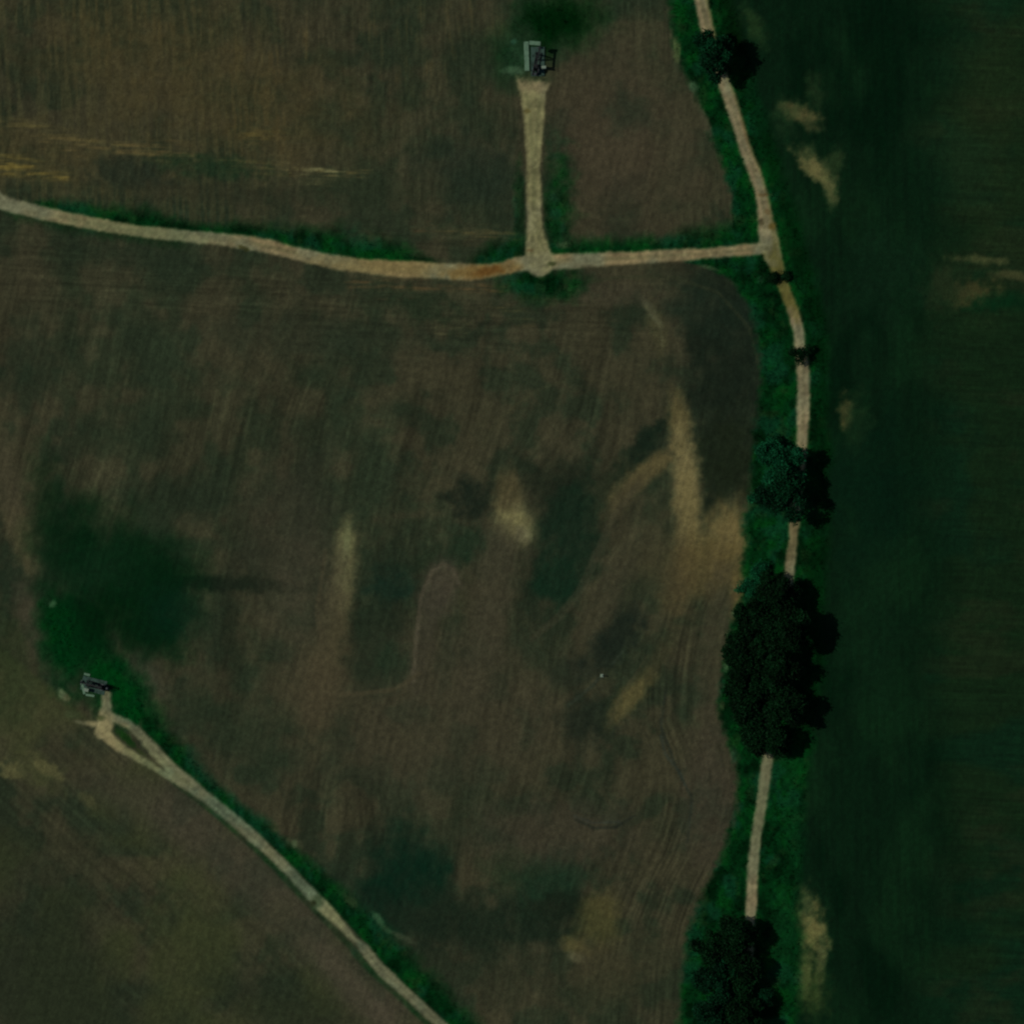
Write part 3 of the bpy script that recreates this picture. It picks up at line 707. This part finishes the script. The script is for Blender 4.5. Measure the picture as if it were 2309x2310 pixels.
for i, (nm, lb, px, py, r, h, kw) in enumerate(T):
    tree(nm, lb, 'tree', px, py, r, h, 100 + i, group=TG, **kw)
SG = 'shrubs on the verges'
for i, (lb, px, py, r, h, kw) in enumerate([
    ('compact near-black bush standing across the lane below the junction', 1806, 800, 25, 3.6, DK),
    ('teal-green bush at the northern field-side tip of the long tree clump', 1690, 1322, 26, 3.4, TL),
    ('smaller teal bush above the teal bush at the tip of the long clump', 1712, 1286, 20, 2.8, TL),
    ('small dark bush on the west edge of the olive stretch of lane below the junction', 1746, 628, 9, 1.5, DK),
    ('tiny brownish-dark bush on the east half of the olive stretch of lane', 1772, 625, 6, 1.1, DK),
    ('dark green bush at the east foot of the lower clump with a lone shadow', 1722, 2248, 24, 4.6, MD),
    ('low bush on the northern rim of the isolated mid-lane pair of trees', 1748, 1000, 20, 3.0, MD),
    ('low bush under the western rim of the isolated mid-lane pair', 1716, 1124, 24, 3.0, TL)]):
    tree('shrub', lb, 'bush', px, py, r, h, 300 + i, group=SG, shrub=True, leaf=.24, dens=1.2, **kw)

# ------------------------------------------------------------------ pump jacks on their plots
def box(bm, cx, cy, cz, sx, sy, sz, rot=None, bev=0.0):
    m = Matrix.Translation((cx, cy, cz))
    if rot is not None: m = m @ rot
    r = bmesh.ops.create_cube(bm, size=1.0, matrix=m @ Matrix.Diagonal((sx, sy, sz, 1)))
    if bev:
        es = list({e for v in r['verts'] for e in v.link_edges})
        bmesh.ops.bevel(bm, geom=es, offset=bev, segments=2, affect='EDGES')

def bar(bm, p, q, w_, h_):
    p = Vector(p); q = Vector(q)
    d = q - p
    box(bm, *((p + q) / 2), w_, h_, d.length, d.to_track_quat('Z', 'Y').to_matrix().to_4x4())

def pump_jack(label, px, py, deg, mirror=1):
    x, y = at(px, py); z = ground_z(px, py) + .22
    root = empty('pump_jack', (x, y, z), math.radians(deg))
    root.scale = (.92, .92, .82)
    tag(root, label, 'pump jack', 'pump jacks at the track ends')
    def P(nm, f, mat, par=root, sm_=False):
        bm = bmesh.new(); f(bm); return bm_obj(nm, bm, mat, par, sm_)
    # along +X: the well, along -X: the motor
    def skid(bm):
        for s in (-1, 1): box(bm, -1.2, s * .75, .16, 7.4, .26, .32)
        for k in (-4.6, -3.2, -1.6, 0.2, 2.2): box(bm, k, 0, .14, .22, 1.24, .24)
    P('skid', skid, M_STEEL)
    for sx in (-1, 1):
        for sy in (-1, 1):
            P('leg', lambda bm: bar(bm, (.9 + sx * .95, sy * .85, .32), (.9 + sx * .12, sy * .2, 4.7), .17, .17), M_STEEL)
    for t_ in (.35, .68):
        w1 = .95 + (.12 - .95) * t_; w2 = .85 + (.2 - .85) * t_; zz = .32 + 4.38 * t_
        def brace(bm):
            for s in (-1, 1):
                bar(bm, (.9 - w1, s * w2, zz), (.9 + w1, s * w2, zz), .09, .09)
                bar(bm, (.9 + s * w1, -w2, zz), (.9 + s * w1, w2, zz), .09, .09)
        P('brace', brace, M_STEEL)
    P('ladder', lambda bm: ([bar(bm, (1.95, s * .2 + .9, .3), (1.15, s * .2 + .42, 4.5), .05, .05) for s in (-1, 1)], [bar(bm, (1.95 - .08 * k, .7 - .048 * k, .3 + .42 * k), (1.95 - .08 * k, 1.1 - .048 * k, .3 + .42 * k), .04, .04) for k in range(10)]), M_STEEL)
    tilt = Matrix.Rotation(math.radians(6), 4, 'Y')
    def beam(bm):
        for dz, hh, ww in ((.21, .06, .42), (-.21, .06, .42), (0, .40, .10)):
            box(bm, .55, 0, 4.98 + dz, 6.4, ww, hh, tilt)
        box(bm, .9, 0, 4.74, .5, .6, .28)
    P('walking_beam', beam, M_STEEL)
    def head(bm):
        n = 12; c = Vector((.9, 0, 4.98)); R1 = 3.15; R0 = 2.35
        vs = []
        for k in range(n + 1):
            a = math.radians(-46 + 58 * k / n)
            for yy in (-.24, .24):
                vs.append((bm.verts.new(c + Vector((R1 * math.cos(a), yy, R1 * math.sin(a) - .2))), bm.verts.new(c + Vector((R0 * math.cos(a) * (1 if k < n else .98), yy, R0 * .62 * math.sin(a) - .1)))))
        for k in range(n):
            a0, a1 = vs[2 * k]; b0, b1 = vs[2 * k + 1]; c0, c1 = vs[2 * k + 2]; d0, d1 = vs[2 * k + 3]
            for f in ((a0, c0, d0, b0), (a1, b1, d1, c1), (a0, a1, c1, c0), (b0, d0, d1, b1)): bm.faces.new(f)
        bm.faces.new((vs[0][0], vs[1][0], vs[1][1], vs[0][1])); bm.faces.new((vs[-2][0], vs[-2][1], vs[-1][1], vs[-1][0]))
        bmesh.ops.recalc_face_normals(bm, faces=bm.faces)
    P('horsehead', head, M_STEEL)
    P('gearbox', lambda bm: (box(bm, -2.1, 0, 1.25, 1.3, .9, 1.1, None, .1), box(bm, -2.1, 0, .52, 1.7, 1.3, .4)), M_STEEL)
    for s in (-1, 1):
        cr_ = P('crank', lambda bm: bar(bm, (-2.1, s * .72, 1.35), (-3.3, s * .72, 1.75), .34, .14), M_STEEL)
        def wt(bm):
            for k in range(14):
                pass
            m = Matrix.Translation((-3.0, s * .88, 1.62)) @ Matrix.Rotation(math.pi / 2, 4, 'X')
            bmesh.ops.create_cone(bm, cap_ends=True, segments=24, radius1=.78, radius2=.78, depth=.2, matrix=m)
        P('counterweight', wt, M_WEIGHT, cr_)
        P('pitman_arm', lambda bm: bar(bm, (-2.75, s * .62, 1.58), (-2.35, s * .5, 5.15), .1, .1), M_STEEL)
    P('equalizer', lambda bm: bar(bm, (-2.38, -.62, 5.2), (-2.38, .62, 5.2), .16, .16), M_STEEL)
    def motor(bm):
        m = Matrix.Translation((-4.3, 0, .85)) @ Matrix.Rotation(math.pi / 2, 4, 'X')
        bmesh.ops.create_cone(bm, cap_ends=True, segments=18, radius1=.36, radius2=.36, depth=.8, matrix=m)
        box(bm, -4.3, 0, .42, .8, .9, .24)
    P('motor', motor, M_WEIGHT)
    P('belt_guard', lambda bm: box(bm, -3.2, -.62, 1.05, 2.5, .2, .75, Matrix.Rotation(math.radians(-12), 4, 'Y'), .06), M_STEEL)
    def well(bm):
        tube(bm, (3.9, 0, -.1), (3.9, 0, .9), .17, .17, 14)
        for zz in (.3, .62, .9): tube(bm, (3.9, 0, zz), (3.9, 0, zz + .09), .3, .3, 16)
        tube(bm, (3.9, -.7, .5), (3.9, .9, .5), .08, .08, 10)
        tube(bm, (3.9, .9, .5), (3.9, .9, -.1), .08, .08, 10)
        tube(bm, (3.9, 0, .95), (3.9, 0, 2.6), .035, .035, 8)
    P('wellhead', well, M_PIPE)
    P('bridle', lambda bm: ([tube(bm, (3.98, s * .12, 2.6), (4.02, s * .12, 4.7), .02, .02, 6) for s in (-1, 1)], box(bm, 3.95, 0, 2.6, .16, .5, .12)), M_STEEL)
    return root

def flat_thing(name, label, cat, rects, mat, group=None, lift=.05, hgt=.2):
    bm = bmesh.new()
    (px0, py0, px1, py1, rz) = rects[0]
    ox, oy = at((px0 + px1) / 2, (py0 + py1) / 2)
    oz = ground_z((px0 + px1) / 2, (py0 + py1) / 2)
    for (a, b, c_, d, rz) in rects:
        x0, y0 = at((a + c_) / 2, (b + d) / 2)
        box(bm, x0 - ox, y0 - oy, lift - .25 + hgt / 2, abs(c_ - a) / S, abs(d - b) / S, hgt + .5, Matrix.Rotation(math.radians(rz), 4, 'Z'), .04)
    o = bm_obj(name, bm, mat)
    o.location = (ox, oy, oz)
    tag(o, label, cat, group)
    return o

flat_thing('concrete_slab', 'dark oil-stained slab under the pump at the head of the straight spur', 'slab', [(1197, 106, 1228, 172, 0)], M_SLAB, 'slabs under the pumps', .0, .16)
flat_thing('concrete_kerb', 'pale grey-green L-shaped concrete kerb round the top pump slab', 'kerb', [(1182, 94, 1193, 160, 2), (1193.3, 93, 1219, 102, -5)], M_CONC, None, .02, .3)
pump_jack('dark pump jack inside the pale L-shaped kerb at the top of the straight spur', 1212, 136, 80)
flat_thing('concrete_slab', 'grey slab under the pump by the forked end of the diagonal track', 'slab', [(184, 1530, 240, 1562, -14)], M_SLAB, 'slabs under the pumps', .0, .16)
flat_thing('concrete_kerb', 'broken pale grey kerb on the west side of the left pump', 'kerb', [(185, 1538, 191, 1566, 14), (194, 1566, 214, 1571, -9), (190, 1519, 204, 1524, -14)], M_CONC, None, .02, .26)
pump_jack('dark pump jack on the green plot at the left, above the forked track', 212, 1545, -14 + 180)

# a cabinet and pipe beside each pump
def cabinet(label, px, py, deg):
    x, y = at(px, py); z = ground_z(px, py)
    root = empty('control_cabinet', (x, y, z), math.radians(deg))
    tag(root, label, 'control cabinet', 'control cabinets beside the pumps')
    bm = bmesh.new(); box(bm, 0, 0, .95, 1.1, .7, 1.3, None, .03); bm_obj('housing', bm, M_PIPE, root)
    bm = bmesh.new(); box(bm, 0, 0, 1.66, 1.3, .9, .08, None, .02); bm_obj('roof', bm, M_POST, root)
    bm = bmesh.new(); box(bm, 0, -.36, .95, .9, .03, 1.1); bm_obj('door', bm, M_WEIGHT, root)
    for s in (-1, 1):
        bm = bmesh.new(); box(bm, s * .45, 0, .14, .08, .6, .32); bm_obj('foot', bm, M_STEEL, root)
cabinet('pale grey cabinet at the south-east corner of the top pump slab', 1226, 153, 4)
cabinet('pale grey cabinet on the west side of the left pump', 196, 1556, -14)

# the lone pale marker in the field
def marker():
    x, y = at(1357, 1524); z = ground_z(1357, 1524)
    root = empty('marker_post', (x, y, z))
    tag(root, 'small pale marker post standing alone in the dark patch of the field', 'marker post')
    bm = bmesh.new(); box(bm, 0, 0, .1, .9, .9, .4, None, .05); bm_obj('footing', bm, M_POST, root)
    bm = bmesh.new(); tube(bm, (0, 0, .2), (0, 0, 1.5), .14, .12, 12); bm_obj('post', bm, M_POST, root)
    bm = bmesh.new(); bmesh.ops.create_uvsphere(bm, u_segments=12, v_segments=8, radius=.2, matrix=Matrix.Translation((0, 0, 1.55)) @ Matrix.Diagonal((1, 1, .6, 1))); bm_obj('cap', bm, M_POST, root, True)
marker()
